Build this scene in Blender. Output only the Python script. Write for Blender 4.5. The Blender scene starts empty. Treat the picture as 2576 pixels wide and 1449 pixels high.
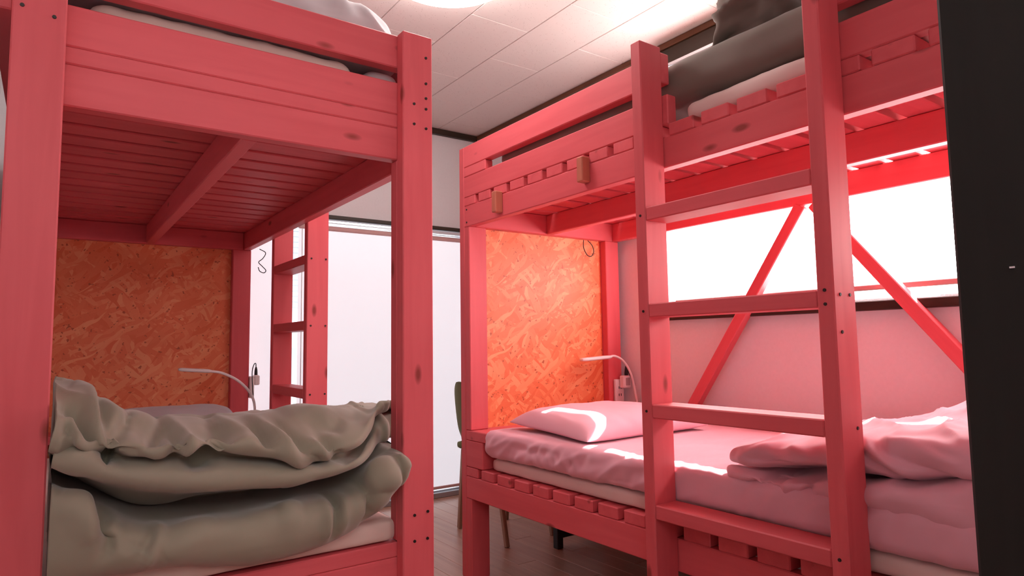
import bpy, bmesh, math, random
import numpy as np
from mathutils import Vector, Matrix, noise

SC = bpy.context.scene
COL = SC.collection
random.seed(7)

# ---------------------------------------------------------------- camera, world, light, exposure
F_PX, YAW, PITCH, ROLL = 1638.84, math.radians(35.435), math.radians(4.905), math.radians(-0.8515)
CAM_Z = 0.955
cy_, sy_ = math.cos(YAW), math.sin(YAW)
cp_, sp_ = math.cos(PITCH), math.sin(PITCH)
fw = Vector((sy_ * cp_, cy_ * cp_, sp_))
rt = Vector((cy_, -sy_, 0))
up = rt.cross(fw)
c_, s_ = math.cos(ROLL), math.sin(ROLL)
rt, up = c_ * rt + s_ * up, -s_ * rt + c_ * up
cam_d = bpy.data.cameras.new('camera')
cam_d.sensor_width = 36
cam_d.lens = F_PX * 36 / 2576
cam_d.clip_start = 0.02
cam = bpy.data.objects.new('camera', cam_d)
M = Matrix(((rt.x, up.x, -fw.x, 0), (rt.y, up.y, -fw.y, 0), (rt.z, up.z, -fw.z, CAM_Z), (0, 0, 0, 1)))
cam.matrix_world = M
COL.objects.link(cam)
SC.camera = cam

SC.view_settings.view_transform = 'Standard'
SC.view_settings.look = 'None'
SC.view_settings.gamma = 1
SC.view_settings.use_curve_mapping = False
SC.view_settings.exposure = 0.12

SHADE_BACK = 0.61      # glow of the back shades
SHADE_RIGHT = 11.5      # glow of the sunlit shade on the right
LAMP = 12.0             # ceiling lamp
HALL_FILL = 20.0            # unseen fill light added behind the camera to brighten the bunk fronts

w = bpy.data.worlds.new('sky')
SC.world = w
w.use_nodes = True
bg = w.node_tree.nodes['Background']
bg.inputs[0].default_value = (0.93, 0.96, 1.0, 1)
bg.inputs[1].default_value = 3.0

sun_d = bpy.data.lights.new('sun', 'SUN')
sun_d.energy = 45.0
sun_d.angle = math.radians(0.6)
sun_d.color = (1, 0.97, 0.92)
sun = bpy.data.objects.new('sun', sun_d)
sdir = Vector((-1, 0.0, -0.58)).normalized()
sun.rotation_euler = sdir.to_track_quat('-Z', 'Y').to_euler()
sun.location = (5, 1, 3)
COL.objects.link(sun)

hall_d = bpy.data.lights.new('hall_fill', 'AREA')  # added fill, shines in through the doorway
hall_d.energy = HALL_FILL
hall_d.size = 1.2
hall_d.color = (1.0, 0.95, 0.93)
hall = bpy.data.objects.new('hall_fill', hall_d)
hall.location = (0.12, -0.85, 2.0)
hall.rotation_euler = (Vector((0.55, 1.0, -0.20))).to_track_quat('-Z', 'Y').to_euler()
COL.objects.link(hall)

# ---------------------------------------------------------------- materials
def new_mat(name):
    m = bpy.data.materials.new(name)
    m.use_nodes = True
    nt = m.node_tree
    return m, nt, nt.nodes['Principled BSDF']

def N(nt, t, **kw):
    n = nt.nodes.new(t)
    for k, v in kw.items():
        setattr(n, k, v)
    return n

def flat(name, col, rough=0.6, metal=0.0, emit=None, estr=0.0):
    m, nt, b = new_mat(name)
    b.inputs['Base Color'].default_value = (*col, 1)
    b.inputs['Roughness'].default_value = rough
    b.inputs['Metallic'].default_value = metal
    if emit:
        b.inputs['Emission Color'].default_value = (*emit, 1)
        b.inputs['Emission Strength'].default_value = estr
    return m

def objcoord(nt, scale, rnd=True):
    tc = N(nt, 'ShaderNodeTexCoord')
    mp = N(nt, 'ShaderNodeMapping')
    mp.inputs['Scale'].default_value = scale
    nt.links.new(tc.outputs['Object'], mp.inputs['Vector'])
    if not rnd:
        return mp.outputs['Vector']
    oi = N(nt, 'ShaderNodeObjectInfo')
    mul = N(nt, 'ShaderNodeMath', operation='MULTIPLY')
    mul.inputs[1].default_value = 37.0
    nt.links.new(oi.outputs['Random'], mul.inputs[0])
    add = N(nt, 'ShaderNodeVectorMath', operation='ADD')
    nt.links.new(mp.outputs['Vector'], add.inputs[0])
    nt.links.new(mul.outputs[0], add.inputs[1])
    return add.outputs[0]

def ramp(nt, src, stops):
    r = N(nt, 'ShaderNodeValToRGB')
    e = r.color_ramp.elements
    e[0].position, e[0].color = stops[0][0], (*stops[0][1], 1)
    e[1].position, e[1].color = stops[-1][0], (*stops[-1][1], 1)
    for p, c in stops[1:-1]:
        x = e.new(p)
        x.color = (*c, 1)
    nt.links.new(src, r.inputs[0])
    return r.outputs[0]

def mixc(nt, fac, a, b, mode='MIX'):
    m = N(nt, 'ShaderNodeMix', data_type='RGBA', blend_type=mode)
    for i, v in ((0, fac), (6, a), (7, b)):
        if hasattr(v, 'links'):
            nt.links.new(v, m.inputs[i])
        elif i == 0:
            m.inputs[0].default_value = v
        else:
            m.inputs[i].default_value = (*v, 1)
    return m.outputs[2]

def bump(nt, b, h, strength=0.2, dist=0.002):
    n = N(nt, 'ShaderNodeBump')
    n.inputs['Strength'].default_value = strength
    n.inputs['Distance'].default_value = dist
    nt.links.new(h, n.inputs['Height'])
    nt.links.new(n.outputs[0], b.inputs['Normal'])

def wood(name, base, dark, knot=(0.25, 0.04, 0.03), rough=0.5, knots=True):
    m, nt, b = new_mat(name)
    v = objcoord(nt, (1.3, 16, 16))
    n = N(nt, 'ShaderNodeTexNoise')
    n.inputs['Scale'].default_value = 1.6
    n.inputs['Detail'].default_value = 5
    n.inputs['Distortion'].default_value = 0.6
    nt.links.new(v, n.inputs['Vector'])
    c = ramp(nt, n.outputs['Fac'], [(0.3, dark), (0.62, base)])
    # per-board tone
    oi = N(nt, 'ShaderNodeObjectInfo')
    t = ramp(nt, oi.outputs['Random'], [(0.0, (0.90, 0.88, 0.88)), (1.0, (1.0, 1.0, 1.0))])
    c = mixc(nt, 1.0, c, t, 'MULTIPLY')
    if knots:
        v2 = objcoord(nt, (4.0, 10, 10))
        vo = N(nt, 'ShaderNodeTexVoronoi')
        vo.inputs['Scale'].default_value = 1.0
        nt.links.new(v2, vo.inputs['Vector'])
        k = ramp(nt, vo.outputs['Distance'], [(0.055, (1, 1, 1)), (0.125, (0, 0, 0))])
        c = mixc(nt, k, c, knot)
    nt.links.new(c, b.inputs['Base Color'])
    b.inputs['Roughness'].default_value = rough
    b.inputs['Specular IOR Level'].default_value = 0.3
    bump(nt, b, n.outputs['Fac'], 0.12, 0.001)
    return m

WOOD = wood('red_stained_pine', (0.76, 0.132, 0.152), (0.70, 0.110, 0.128), (0.30, 0.045, 0.040))
TAN = wood('tan_wood', (0.58, 0.20, 0.13), (0.50, 0.16, 0.10), knots=False)
DARKTRIM = wood('dark_brown_trim', (0.050, 0.030, 0.018), (0.030, 0.018, 0.011), rough=0.4, knots=False)
CROWN = wood('brown_crown_trim', (0.16, 0.060, 0.028), (0.10, 0.035, 0.018), rough=0.35, knots=False)
JAMB = wood('black_brown_jamb', (0.012, 0.010, 0.008), (0.008, 0.0065, 0.005), rough=0.6, knots=False)

def osb_mat(name, a, b2, c2, dk):
    m, nt, b = new_mat(name)
    out = None
    tc = N(nt, 'ShaderNodeTexCoord')
    nz = N(nt, 'ShaderNodeTexNoise')
    nz.inputs['Scale'].default_value = 5
    nt.links.new(tc.outputs['Object'], nz.inputs['Vector'])
    hsum = None
    for i, ang in enumerate((0.3, 1.1, 1.9, 2.6, 0.75, 2.25)):
        mp = N(nt, 'ShaderNodeMapping')
        mp.inputs['Rotation'].default_value = (0, ang, 0)
        mp.inputs['Location'].default_value = (0.37 * i, 0, 0.53 * i)
        mp2 = N(nt, 'ShaderNodeMapping')
        mp2.inputs['Scale'].default_value = (8, 3, 46)
        nt.links.new(tc.outputs['Object'], mp.inputs['Vector'])
        wv = N(nt, 'ShaderNodeVectorMath', operation='MULTIPLY_ADD')
        wv.inputs[1].default_value = (0.10, 0.10, 0.10)
        nt.links.new(nz.outputs['Color'], wv.inputs[0])
        nt.links.new(mp.outputs[0], wv.inputs[2])
        nt.links.new(wv.outputs[0], mp2.inputs['Vector'])
        vo = N(nt, 'ShaderNodeTexVoronoi')
        vo.inputs['Scale'].default_value = 1
        nt.links.new(mp2.outputs[0], vo.inputs['Vector'])
        sp = N(nt, 'ShaderNodeSeparateColor')
        nt.links.new(vo.outputs['Color'], sp.inputs[0])
        col = ramp(nt, sp.outputs[0], [(0.0, b2), (0.5, a), (1.0, c2)])
        if out is None:
            out = col
        else:
            mk = ramp(nt, sp.outputs[1], [(0.66, (0, 0, 0)), (0.68, (1, 1, 1))])
            out = mixc(nt, mk, out, col)
        hsum = sp.outputs[0] if hsum is None else hsum
    vs = N(nt, 'ShaderNodeTexNoise')
    vs.inputs['Scale'].default_value = 60
    vs.inputs['Detail'].default_value = 2
    nt.links.new(tc.outputs['Object'], vs.inputs['Vector'])
    mk = ramp(nt, vs.outputs['Fac'], [(0.66, (0, 0, 0)), (0.70, (1, 1, 1))])
    out = mixc(nt, mk, out, dk)
    nt.links.new(out, b.inputs['Base Color'])
    b.inputs['Roughness'].default_value = 0.5
    bump(nt, b, hsum, 0.25, 0.001)
    return m

OSB = osb_mat('orange_strand_board', (0.84, 0.215, 0.085), (0.78, 0.155, 0.052), (0.90, 0.34, 0.155), (0.48, 0.09, 0.03))

def wall_mat(name, col, sc=90):
    m, nt, b = new_mat(name)
    tc = N(nt, 'ShaderNodeTexCoord')
    n = N(nt, 'ShaderNodeTexNoise')
    n.inputs['Scale'].default_value = sc
    n.inputs['Detail'].default_value = 3
    nt.links.new(tc.outputs['Object'], n.inputs['Vector'])
    c = ramp(nt, n.outputs['Fac'], [(0.3, tuple(x * 0.97 for x in col)), (0.7, col)])
    nt.links.new(c, b.inputs['Base Color'])
    b.inputs['Roughness'].default_value = 0.85
    bump(nt, b, n.outputs['Fac'], 0.15, 0.0015)
    return m

WALL = wall_mat('white_wallpaper', (0.84, 0.80, 0.81))

def ceil_mat():
    m, nt, b = new_mat('pinholed_ceiling_tile')
    tc = N(nt, 'ShaderNodeTexCoord')
    vo = N(nt, 'ShaderNodeTexVoronoi')
    vo.inputs['Scale'].default_value = 120
    nt.links.new(tc.outputs['Object'], vo.inputs['Vector'])
    n = N(nt, 'ShaderNodeTexNoise')
    n.inputs['Scale'].default_value = 45
    nt.links.new(tc.outputs['Object'], n.inputs['Vector'])
    k = ramp(nt, vo.outputs['Distance'], [(0.16, (1, 1, 1)), (0.26, (0, 0, 0))])
    k2 = ramp(nt, n.outputs['Fac'], [(0.5, (0, 0, 0)), (0.6, (0.6, 0.6, 0.6))])
    kk = mixc(nt, 1.0, k, k2, 'MULTIPLY')
    c = mixc(nt, kk, (0.80, 0.69, 0.65), (0.42, 0.28, 0.25))
    nt.links.new(c, b.inputs['Base Color'])
    b.inputs['Roughness'].default_value = 0.85
    return m
CEIL = ceil_mat()

def fabric(name, col, col2, rough=0.8, weave=900, sheen=0.3):
    m, nt, b = new_mat(name)
    tc = N(nt, 'ShaderNodeTexCoord')
    n = N(nt, 'ShaderNodeTexNoise')
    n.inputs['Scale'].default_value = 5
    n.inputs['Detail'].default_value = 4
    nt.links.new(tc.outputs['Object'], n.inputs['Vector'])
    c = ramp(nt, n.outputs['Fac'], [(0.3, col2), (0.7, col)])
    nt.links.new(c, b.inputs['Base Color'])
    b.inputs['Roughness'].default_value = rough
    b.inputs['Sheen Weight'].default_value = sheen
    b.inputs['Sheen Roughness'].default_value = 0.5
    n2 = N(nt, 'ShaderNodeTexNoise')
    n2.inputs['Scale'].default_value = weave
    nt.links.new(tc.outputs['Object'], n2.inputs['Vector'])
    bump(nt, b, n2.outputs['Fac'], 0.08, 0.0006)
    return m

PINK = fabric('pink_cotton', (0.80, 0.43, 0.51), (0.77, 0.40, 0.48))
BROWN = fabric('olive_brown_cotton', (0.30, 0.272, 0.20), (0.27, 0.243, 0.18))
TAUPE = fabric('taupe_cotton', (0.19, 0.155, 0.125), (0.16, 0.13, 0.105))
GREYC = fabric('light_grey_cotton', (0.60, 0.55, 0.57), (0.56, 0.51, 0.53))
GREYB = fabric('blue_grey_cotton', (0.50, 0.46, 0.48), (0.46, 0.42, 0.44))
CREAM = fabric('cream_ticking', (0.74, 0.58, 0.52), (0.70, 0.53, 0.47))
WHITEM = fabric('white_ticking', (0.80, 0.64, 0.60), (0.76, 0.58, 0.54))

def floor_mat():
    m, nt, b = new_mat('brown_flooring')
    v = objcoord(nt, (1.5, 30, 30))
    n = N(nt, 'ShaderNodeTexNoise')
    n.inputs['Scale'].default_value = 1.4
    n.inputs['Detail'].default_value = 5
    nt.links.new(v, n.inputs['Vector'])
    c = ramp(nt, n.outputs['Fac'], [(0.3, (0.42, 0.20, 0.135)), (0.7, (0.52, 0.27, 0.185))])
    oi = N(nt, 'ShaderNodeObjectInfo')
    t = ramp(nt, oi.outputs['Random'], [(0.0, (0.86, 0.86, 0.86)), (1.0, (1, 1, 1))])
    c = mixc(nt, 1.0, c, t, 'MULTIPLY')
    nt.links.new(c, b.inputs['Base Color'])
    b.inputs['Roughness'].default_value = 0.36
    return m
FLOOR = floor_mat()

def shade_mat(name, col, strength):
    m, nt, b = new_mat(name)
    tc = N(nt, 'ShaderNodeTexCoord')
    mp = N(nt, 'ShaderNodeMapping')
    mp.inputs['Scale'].default_value = (14, 14, 0.6)
    nt.links.new(tc.outputs['Object'], mp.inputs['Vector'])
    n = N(nt, 'ShaderNodeTexNoise')
    n.inputs['Scale'].default_value = 1.0
    nt.links.new(mp.outputs[0], n.inputs['Vector'])
    c = ramp(nt, n.outputs['Fac'], [(0.3, tuple(x * 0.975 for x in col)), (0.7, col)])
    b.inputs['Base Color'].default_value = (0.8, 0.76, 0.78, 1)
    b.inputs['Roughness'].default_value = 0.9
    nt.links.new(c, b.inputs['Emission Color'])
    b.inputs['Emission Strength'].default_value = strength
    return m
SHADEB = shade_mat('backlit_lavender_shade', (0.84, 0.88, 0.96), SHADE_BACK)
SHADER = shade_mat('sunlit_white_shade', (1.0, 0.95, 0.94), SHADE_RIGHT)
SHADEBAR = flat('pinkish_shade_tube', (0.62, 0.36, 0.34), 0.5)
SHADEBOX = flat('pale_pink_roller_box', (0.80, 0.62, 0.60), 0.5)
SILVER = flat('brushed_aluminium', (0.75, 0.75, 0.78), 0.25, 0.9)
GREYAL = flat('grey_aluminium', (0.42, 0.40, 0.41), 0.35, 0.6)
WHITEP = flat('white_plastic', (0.82, 0.76, 0.75), 0.35)
BLACKP = flat('black_plastic', (0.012, 0.012, 0.013), 0.45)
SCREW = flat('dark_screw', (0.035, 0.030, 0.028), 0.4, 0.5)
OLIVE = flat('olive_seat_fabric', (0.13, 0.14, 0.03), 0.8)
CHAIRLEG = wood('pale_chair_wood', (0.42, 0.27, 0.18), (0.33, 0.2, 0.13), knots=False)
LAMPM = flat('lit_lamp_dome', (0.9, 0.9, 0.9), 0.4, 0, (1.0, 0.97, 0.94), LAMP)
def glass_mat():
    m = bpy.data.materials.new('window_glass')
    m.use_nodes = True
    nt = m.node_tree
    nt.nodes.remove(nt.nodes['Principled BSDF'])
    t = N(nt, 'ShaderNodeBsdfTransparent')
    t.inputs[0].default_value = (0.95, 0.97, 0.97, 1)
    g = N(nt, 'ShaderNodeBsdfGlossy')
    g.inputs['Roughness'].default_value = 0.03
    fr = N(nt, 'ShaderNodeFresnel')
    fr.inputs[0].default_value = 1.45
    mx = N(nt, 'ShaderNodeMixShader')
    nt.links.new(fr.outputs[0], mx.inputs[0])
    nt.links.new(t.outputs[0], mx.inputs[1])
    nt.links.new(g.outputs[0], mx.inputs[2])
    nt.links.new(mx.outputs[0], nt.nodes['Material Output'].inputs[0])
    return m
GLASS = glass_mat()
SIDING = flat('pale_siding', (0.80, 0.80, 0.82), 0.7)
SIDING2 = flat('grey_siding', (0.40, 0.41, 0.45), 0.7)

# ---------------------------------------------------------------- helpers
def link(name, mesh, mat=None, parent=None):
    o = bpy.data.objects.new(name, mesh)
    COL.objects.link(o)
    if mat is not None and not mesh.materials:
        mesh.materials.append(mat)
    if parent is not None:
        o.parent = parent
    return o

def thing(name, label, cat, loc=(0, 0, 0), group=None):
    o = bpy.data.objects.new(name, None)
    o.empty_display_size = 0.1
    COL.objects.link(o)
    o.location = loc
    o['label'] = label
    o['category'] = cat
    if group:
        o['group'] = group
    return o

def tag(o, label, cat, group=None):
    o['label'] = label
    o['category'] = cat
    if group:
        o['group'] = group
    return o

def struct(o):
    o['kind'] = 'structure'
    return o

_mesh_cache = {}
def box_mesh(l, a, b, mat, bev=0.003):
    key = (round(l, 4), round(a, 4), round(b, 4), mat.name, bev)
    if key in _mesh_cache:
        return _mesh_cache[key]
    bm = bmesh.new()
    bmesh.ops.create_cube(bm, size=1)
    for v in bm.verts:
        v.co = Vector((v.co.x * l, v.co.y * a, v.co.z * b))
    if bev:
        bmesh.ops.bevel(bm, geom=bm.edges[:], offset=min(bev, 0.3 * min(l, a, b)), segments=1, affect='EDGES')
    me = bpy.data.meshes.new('board')
    bm.to_mesh(me)
    bm.free()
    me.materials.append(mat)
    _mesh_cache[key] = me
    return me

PERM = {0: Matrix.Identity(3), 1: Matrix(((0, -1, 0), (1, 0, 0), (0, 0, 1))), 2: Matrix(((0, 0, -1), (0, 1, 0), (1, 0, 0)))}
def board(parent, name, x0, x1, y0, y1, z0, z1, mat=None, bev=0.003, rot=None):
    """axis-aligned board in world space; local X follows its longest side (grain)"""
    mat = mat or WOOD
    d = (x1 - x0, y1 - y0, z1 - z0)
    ax = max(range(3), key=lambda i: d[i])
    if ax == 0:
        me = box_mesh(d[0], d[1], d[2], mat, bev)
    elif ax == 1:
        me = box_mesh(d[1], d[0], d[2], mat, bev)
    else:
        me = box_mesh(d[2], d[1], d[0], mat, bev)
    o = link(name, me, None, parent)
    c = Vector(((x0 + x1) / 2, (y0 + y1) / 2, (z0 + z1) / 2))
    o.rotation_euler = PERM[ax].to_euler()
    o.location = c - (parent.matrix_basis.translation if parent else Vector())
    return o

def bar(parent, name, p0, p1, wa, wb, mat=None, upv=(0, 0, 1), bev=0.003):
    """bar between two points, section wa x wb"""
    p0, p1 = Vector(p0), Vector(p1)
    d = p1 - p0
    me = box_mesh(d.length, wa, wb, mat or WOOD, bev)
    x = d.normalized()
    y = Vector(upv).cross(x).normalized()
    z = x.cross(y)
    o = link(name, me, None, parent)
    o.rotation_euler = Matrix((x, y, z)).transposed().to_euler()
    o.location = (p0 + p1) / 2 - (parent.matrix_basis.translation if parent else Vector())
    return o

def mesh_from(name, verts, faces, mat, parent=None, smooth=True, off=None):
    me = bpy.data.meshes.new(name)
    off = off if off is not None else (parent.matrix_basis.translation if parent else Vector())
    me.from_pydata([(v[0] - off[0], v[1] - off[1], v[2] - off[2]) for v in verts], [], faces)
    me.update()
    if smooth:
        me.polygons.foreach_set('use_smooth', [True] * len(me.polygons))
    me.materials.append(mat)
    o = link(name, me, None, parent)
    return o

def boxes_mesh(name, boxes, mat, parent=None, bev=0.0):
    bm = bmesh.new()
    for (x0, x1, y0, y1, z0, z1) in boxes:
        r = bmesh.ops.create_cube(bm, size=1)
        for v in r['verts']:
            v.co = Vector(((x0 + x1) / 2 + v.co.x * (x1 - x0), (y0 + y1) / 2 + v.co.y * (y1 - y0), (z0 + z1) / 2 + v.co.z * (z1 - z0)))
    if bev:
        bmesh.ops.bevel(bm, geom=bm.edges[:], offset=bev, segments=1, affect='EDGES')
    off = parent.matrix_basis.translation if parent else Vector()
    bmesh.ops.translate(bm, verts=bm.verts[:], vec=-off)
    me = bpy.data.meshes.new(name)
    bm.to_mesh(me)
    bm.free()
    me.materials.append(mat)
    return link(name, me, None, parent)

def catmull(P, n, closed):
    """P: (k, ...) array -> resampled to n along axis 0"""
    P = np.asarray(P, float)
    k = len(P)
    t = np.linspace(0, k if closed else k - 1, n, endpoint=not closed)
    i = np.floor(t).astype(int)
    if not closed:
        i = np.clip(i, 0, k - 2)
    f = (t - i).reshape((-1,) + (1,) * (P.ndim - 1))
    def g(j):
        return P[j % k] if closed else P[np.clip(j, 0, k - 1)]
    p0, p1, p2, p3 = g(i - 1), g(i), g(i + 1), g(i + 2)
    if not closed:
        p0 = np.where((i == 0).reshape(f.shape), 2 * p1 - p2, p0)
        p3 = np.where((i == k - 2).reshape(f.shape), 2 * p2 - p1, p3)
    return 0.5 * (2 * p1 + (p2 - p0) * f + (2 * p0 - 5 * p1 + 4 * p2 - p3) * f * f + (3 * p1 - p0 - 3 * p2 + p3) * f ** 3)

def grid_normals(G):
    du = np.gradient(G, axis=0)
    dv = np.roll(G, -1, 1) - np.roll(G, 1, 1)
    n = np.cross(du, dv)
    return n / (np.linalg.norm(n, axis=2, keepdims=True) + 1e-9)

def loft(name, K, nu, nv, mat, parent=None, disp=None, strokes=None):
    """K: stations x profile points x 3 (profile closed). Smooth closed surface with end caps."""
    K = np.asarray(K, float)
    A = catmull(K, nu, False)
    G = np.swapaxes(catmull(np.swapaxes(A, 0, 1), nv, True), 0, 1)
    nrm = grid_normals(G)
    c = G.mean(axis=(0, 1))
    if ((G - c) * nrm).sum() < 0:
        nrm = -nrm
    if disp:
        D = np.zeros((nu, nv))
        for a in range(nu):
            for b in range(nv):
                p = G[a, b]
                D[a, b] = disp(p[0], p[1], p[2], nrm[a, b], a / (nu - 1), b / nv)
        G = G + nrm * D[..., None]
    if strokes:
        G = G + nrm * strokes(G, nrm)[..., None]
    V = G.reshape(-1, 3).tolist()
    Fc = []
    for a in range(nu - 1):
        for b in range(nv):
            b2 = (b + 1) % nv
            Fc.append((a * nv + b, a * nv + b2, (a + 1) * nv + b2, (a + 1) * nv + b))
    for a in (0, nu - 1):
        V.append(G[a].mean(0).tolist())
        ci = len(V) - 1
        for b in range(nv):
            b2 = (b + 1) % nv
            Fc.append((ci, a * nv + b2, a * nv + b) if a == 0 else (ci, a * nv + b, a * nv + b2))
    o = mesh_from(name, V, Fc, mat, parent)
    bm = bmesh.new()
    bm.from_mesh(o.data)
    bmesh.ops.recalc_face_normals(bm, faces=bm.faces[:])
    bm.to_mesh(o.data)
    bm.free()
    return o

def fold_lines(A, B, lines):
    """sum of soft creases (amp < 0) and ridges (amp > 0) along polylines in a surface's own plane"""
    out = np.zeros(A.shape)
    for amp, wd, pts in lines:
        best = np.full(A.shape, 1e9)
        tt = np.zeros(A.shape)
        n = len(pts) - 1
        for i in range(n):
            (a0, b0), (a1, b1) = pts[i], pts[i + 1]
            da, db = a1 - a0, b1 - b0
            t = np.clip(((A - a0) * da + (B - b0) * db) / (da * da + db * db + 1e-12), 0, 1)
            d2 = (A - a0 - t * da) ** 2 + (B - b0 - t * db) ** 2
            m = d2 < best
            best = np.where(m, d2, best)
            tt = np.where(m, (i + t) / n, tt)
        taper = 0.35 + 0.65 * np.sin(np.pi * np.clip(tt, 0, 1)) ** 0.6
        out += amp * taper * np.exp(-best / (wd * wd))
    return out

def nz(x, y, z):
    return noise.noise(Vector((x, y, z)))

def ridge(x, y, z, k=3):
    return (1 - abs(nz(x, y, z))) ** k

def softbox(name, x0, x1, y0, y1, z0, z1, r, mat, parent=None, cuts=(24, 48, 6), disp=None):
    """rounded slab made of six fine grids"""
    lo, hi = np.array((x0, y0, z0)), np.array((x1, y1, z1))
    verts, faces, idx = [], [], {}
    def vid(p):
        key = tuple(np.round(p, 5))
        if key not in idx:
            idx[key] = len(verts)
            verts.append(p)
        return idx[key]
    n = cuts
    for ax in range(3):
        a, b = (ax + 1) % 3, (ax + 2) % 3
        for side in (0, 1):
            ids = {}
            for i in range(n[a] + 1):
                for j in range(n[b] + 1):
                    p = np.zeros(3)
                    p[ax] = hi[ax] if side else lo[ax]
                    p[a] = lo[a] + (hi[a] - lo[a]) * i / n[a]
                    p[b] = lo[b] + (hi[b] - lo[b]) * j / n[b]
                    ids[i, j] = vid(p)
            for i in range(n[a]):
                for j in range(n[b]):
                    q = (ids[i, j], ids[i + 1, j], ids[i + 1, j + 1], ids[i, j + 1])
                    faces.append(q if side else q[::-1])
    rr = np.array((r, r, min(r, (z1 - z0) * 0.49)))
    out = []
    for p in verts:
        q = np.clip(p, lo + rr, hi - rr)
        d = (p - q) / rr
        l = np.linalg.norm(d)
        nn = d / l if l > 1e-6 else np.array((0, 0, 1.0))
        s = q + nn * rr if l > 1e-6 else p
        if disp:
            s = s + nn * disp(s[0], s[1], s[2], nn)
        out.append(s)
    return mesh_from(name, out, faces, mat, parent)

def tube(name, pts, r, mat, parent=None, res=8, seg=None):
    P = np.asarray(pts, float)
    n = len(P)
    C = catmull(P, seg or max(2, (n - 1) * 6), False) if n > 2 else P
    T = np.gradient(C, axis=0)
    T /= np.linalg.norm(T, axis=1, keepdims=True)
    up_ = np.array((0.31, 0.52, 0.79))
    V, Fc = [], []
    for c, t in zip(C, T):
        a = np.cross(t, up_)
        a /= np.linalg.norm(a)
        b2 = np.cross(t, a)
        for k in range(res):
            th = 2 * math.pi * k / res
            V.append(c + r * (math.cos(th) * a + math.sin(th) * b2))
    for i in range(len(C) - 1):
        for k in range(res):
            k2 = (k + 1) % res
            Fc.append((i * res + k, i * res + k2, (i + 1) * res + k2, (i + 1) * res + k))
    Fc.append(tuple(range(res))[::-1])
    Fc.append(tuple((len(C) - 1) * res + k for k in range(res)))
    return mesh_from(name, V, Fc, mat, parent)

def lathe(name, prof, mat, parent=None, seg=48, loc=(0, 0, 0)):
    V, Fc = [], []
    m = len(prof)
    for i in range(seg):
        a = 2 * math.pi * i / seg
        for (r, z) in prof:
            V.append((loc[0] + r * math.cos(a), loc[1] + r * math.sin(a), loc[2] + z))
    for i in range(seg):
        j = (i + 1) % seg
        for k in range(m - 1):
            Fc.append((i * m + k, j * m + k, j * m + k + 1, i * m + k + 1))
    return mesh_from(name, V, Fc, mat, parent)

# ---------------------------------------------------------------- the room
X0, X1, Y0, Y1, CZ = -0.22, 2.35, 0.25, 3.69, 2.368
floor = struct(boxes_mesh('floor', [(-1.3, 2.6, -1.7, 3.9, -0.06, -0.012)], flat('subfloor', (0.08, 0.05, 0.035), 0.8)))
PW, PL = 0.101, 0.909
r = 0
x = X0
while x < X1 - 0.01:
    y = Y0 - 0.3 - (r * 0.303) % PL
    while y < Y1:
        a, b = max(y, Y0 - 0.2), min(y + PL, Y1)
        if b - a > 0.05:
            board(floor, 'plank', x + 0.0006, min(x + PW, X1) - 0.0006, a + 0.0006, b - 0.0006, -0.012, 0.0, FLOOR, 0.0012)
        y += PL
    x += PW
    r += 1
hallfloor = boxes_mesh('hall_floor', [(-1.3, 2.6, -1.7, Y0 - 0.2, -0.012, 0.0)], FLOOR, floor)

ceiling = struct(boxes_mesh('ceiling', [(-1.3, 2.6, -1.7, 3.9, CZ + 0.012, CZ + 0.08)], flat('ceiling_board', (0.25, 0.14, 0.11), 0.9)))
TW, TL = 0.303, 0.618
col_x = [2.035 + TW - TW * k for k in range(10)]
for k in range(9):
    xb, xa = col_x[k], col_x[k] - TW
    joint = 1.975 if k % 2 == 1 else 2.277
    y = joint - TL * 4
    while y < Y1:
        a, b = max(y, Y0), min(y + TL, Y1)
        xa2, xb2 = max(xa, X0), min(xb if k else X1, X1)
        if b - a > 0.03 and xb2 - xa2 > 0.03:
            board(ceiling, 'ceiling_tile', xa2 + 0.0012, xb2 - 0.0012, a + 0.0009, b - 0.0009, CZ, CZ + 0.012, CEIL, 0.002)
        y += TL
boxes_mesh('hall_ceiling', [(-1.3, 2.6, -1.7, Y0, CZ, CZ + 0.012)], WALL, ceiling)

# right wall with the long window
WY0, WY1, WZ0, WZ1 = 0.34, 2.05, 1.085, 2.248
struct(boxes_mesh('wall_right', [(X1, 2.5, Y0 - 0.13, 3.9, 0, WZ0 - 0.03), (X1, 2.5, Y0 - 0.13, 3.9, WZ1, CZ + 0.02),
                                 (X1, 2.5, WY1, 3.9, WZ0 - 0.03, WZ1), (X1, 2.5, Y0 - 0.13, WY0, WZ0 - 0.03, WZ1)], WALL))
# back wall with the sliding window
BX0, BX1, BZ1 = 0.18, 2.29, 1.70
struct(boxes_mesh('wall_back', [(X0 - 0.1, X1, Y1, 3.9, BZ1, CZ + 0.02), (X0 - 0.1, BX0, Y1, 3.9, 0, BZ1), (BX1, X1, Y1, 3.9, 0, BZ1)], WALL))
struct(boxes_mesh('wall_left', [(X0 - 0.1, X0, Y0 - 0.13, Y1, 0, CZ + 0.02)], WALL))
DX0, DX1 = -0.20, 0.68
struct(boxes_mesh('wall_front', [(X0 - 0.1, DX0 - 0.03, 0.12, Y0, 0, CZ), (DX1 + 0.04, X1, 0.12, Y0, 0, CZ), (DX0 - 0.03, DX1 + 0.04, 0.12, Y0, 2.05, CZ)], WALL))
struct(boxes_mesh('wall_hall', [(-1.35, -1.3, -1.7, 0.12, 0, CZ), (2.6, 2.65, -1.7, 0.12, 0, CZ), (-1.35, 2.65, -1.75, -1.7, 0, CZ),
                                (-1.35, X0 - 0.1, 0.12, 0.16, 0, CZ), (X1, 2.65, 0.08, 0.12, 0, CZ)], WALL))
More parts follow.
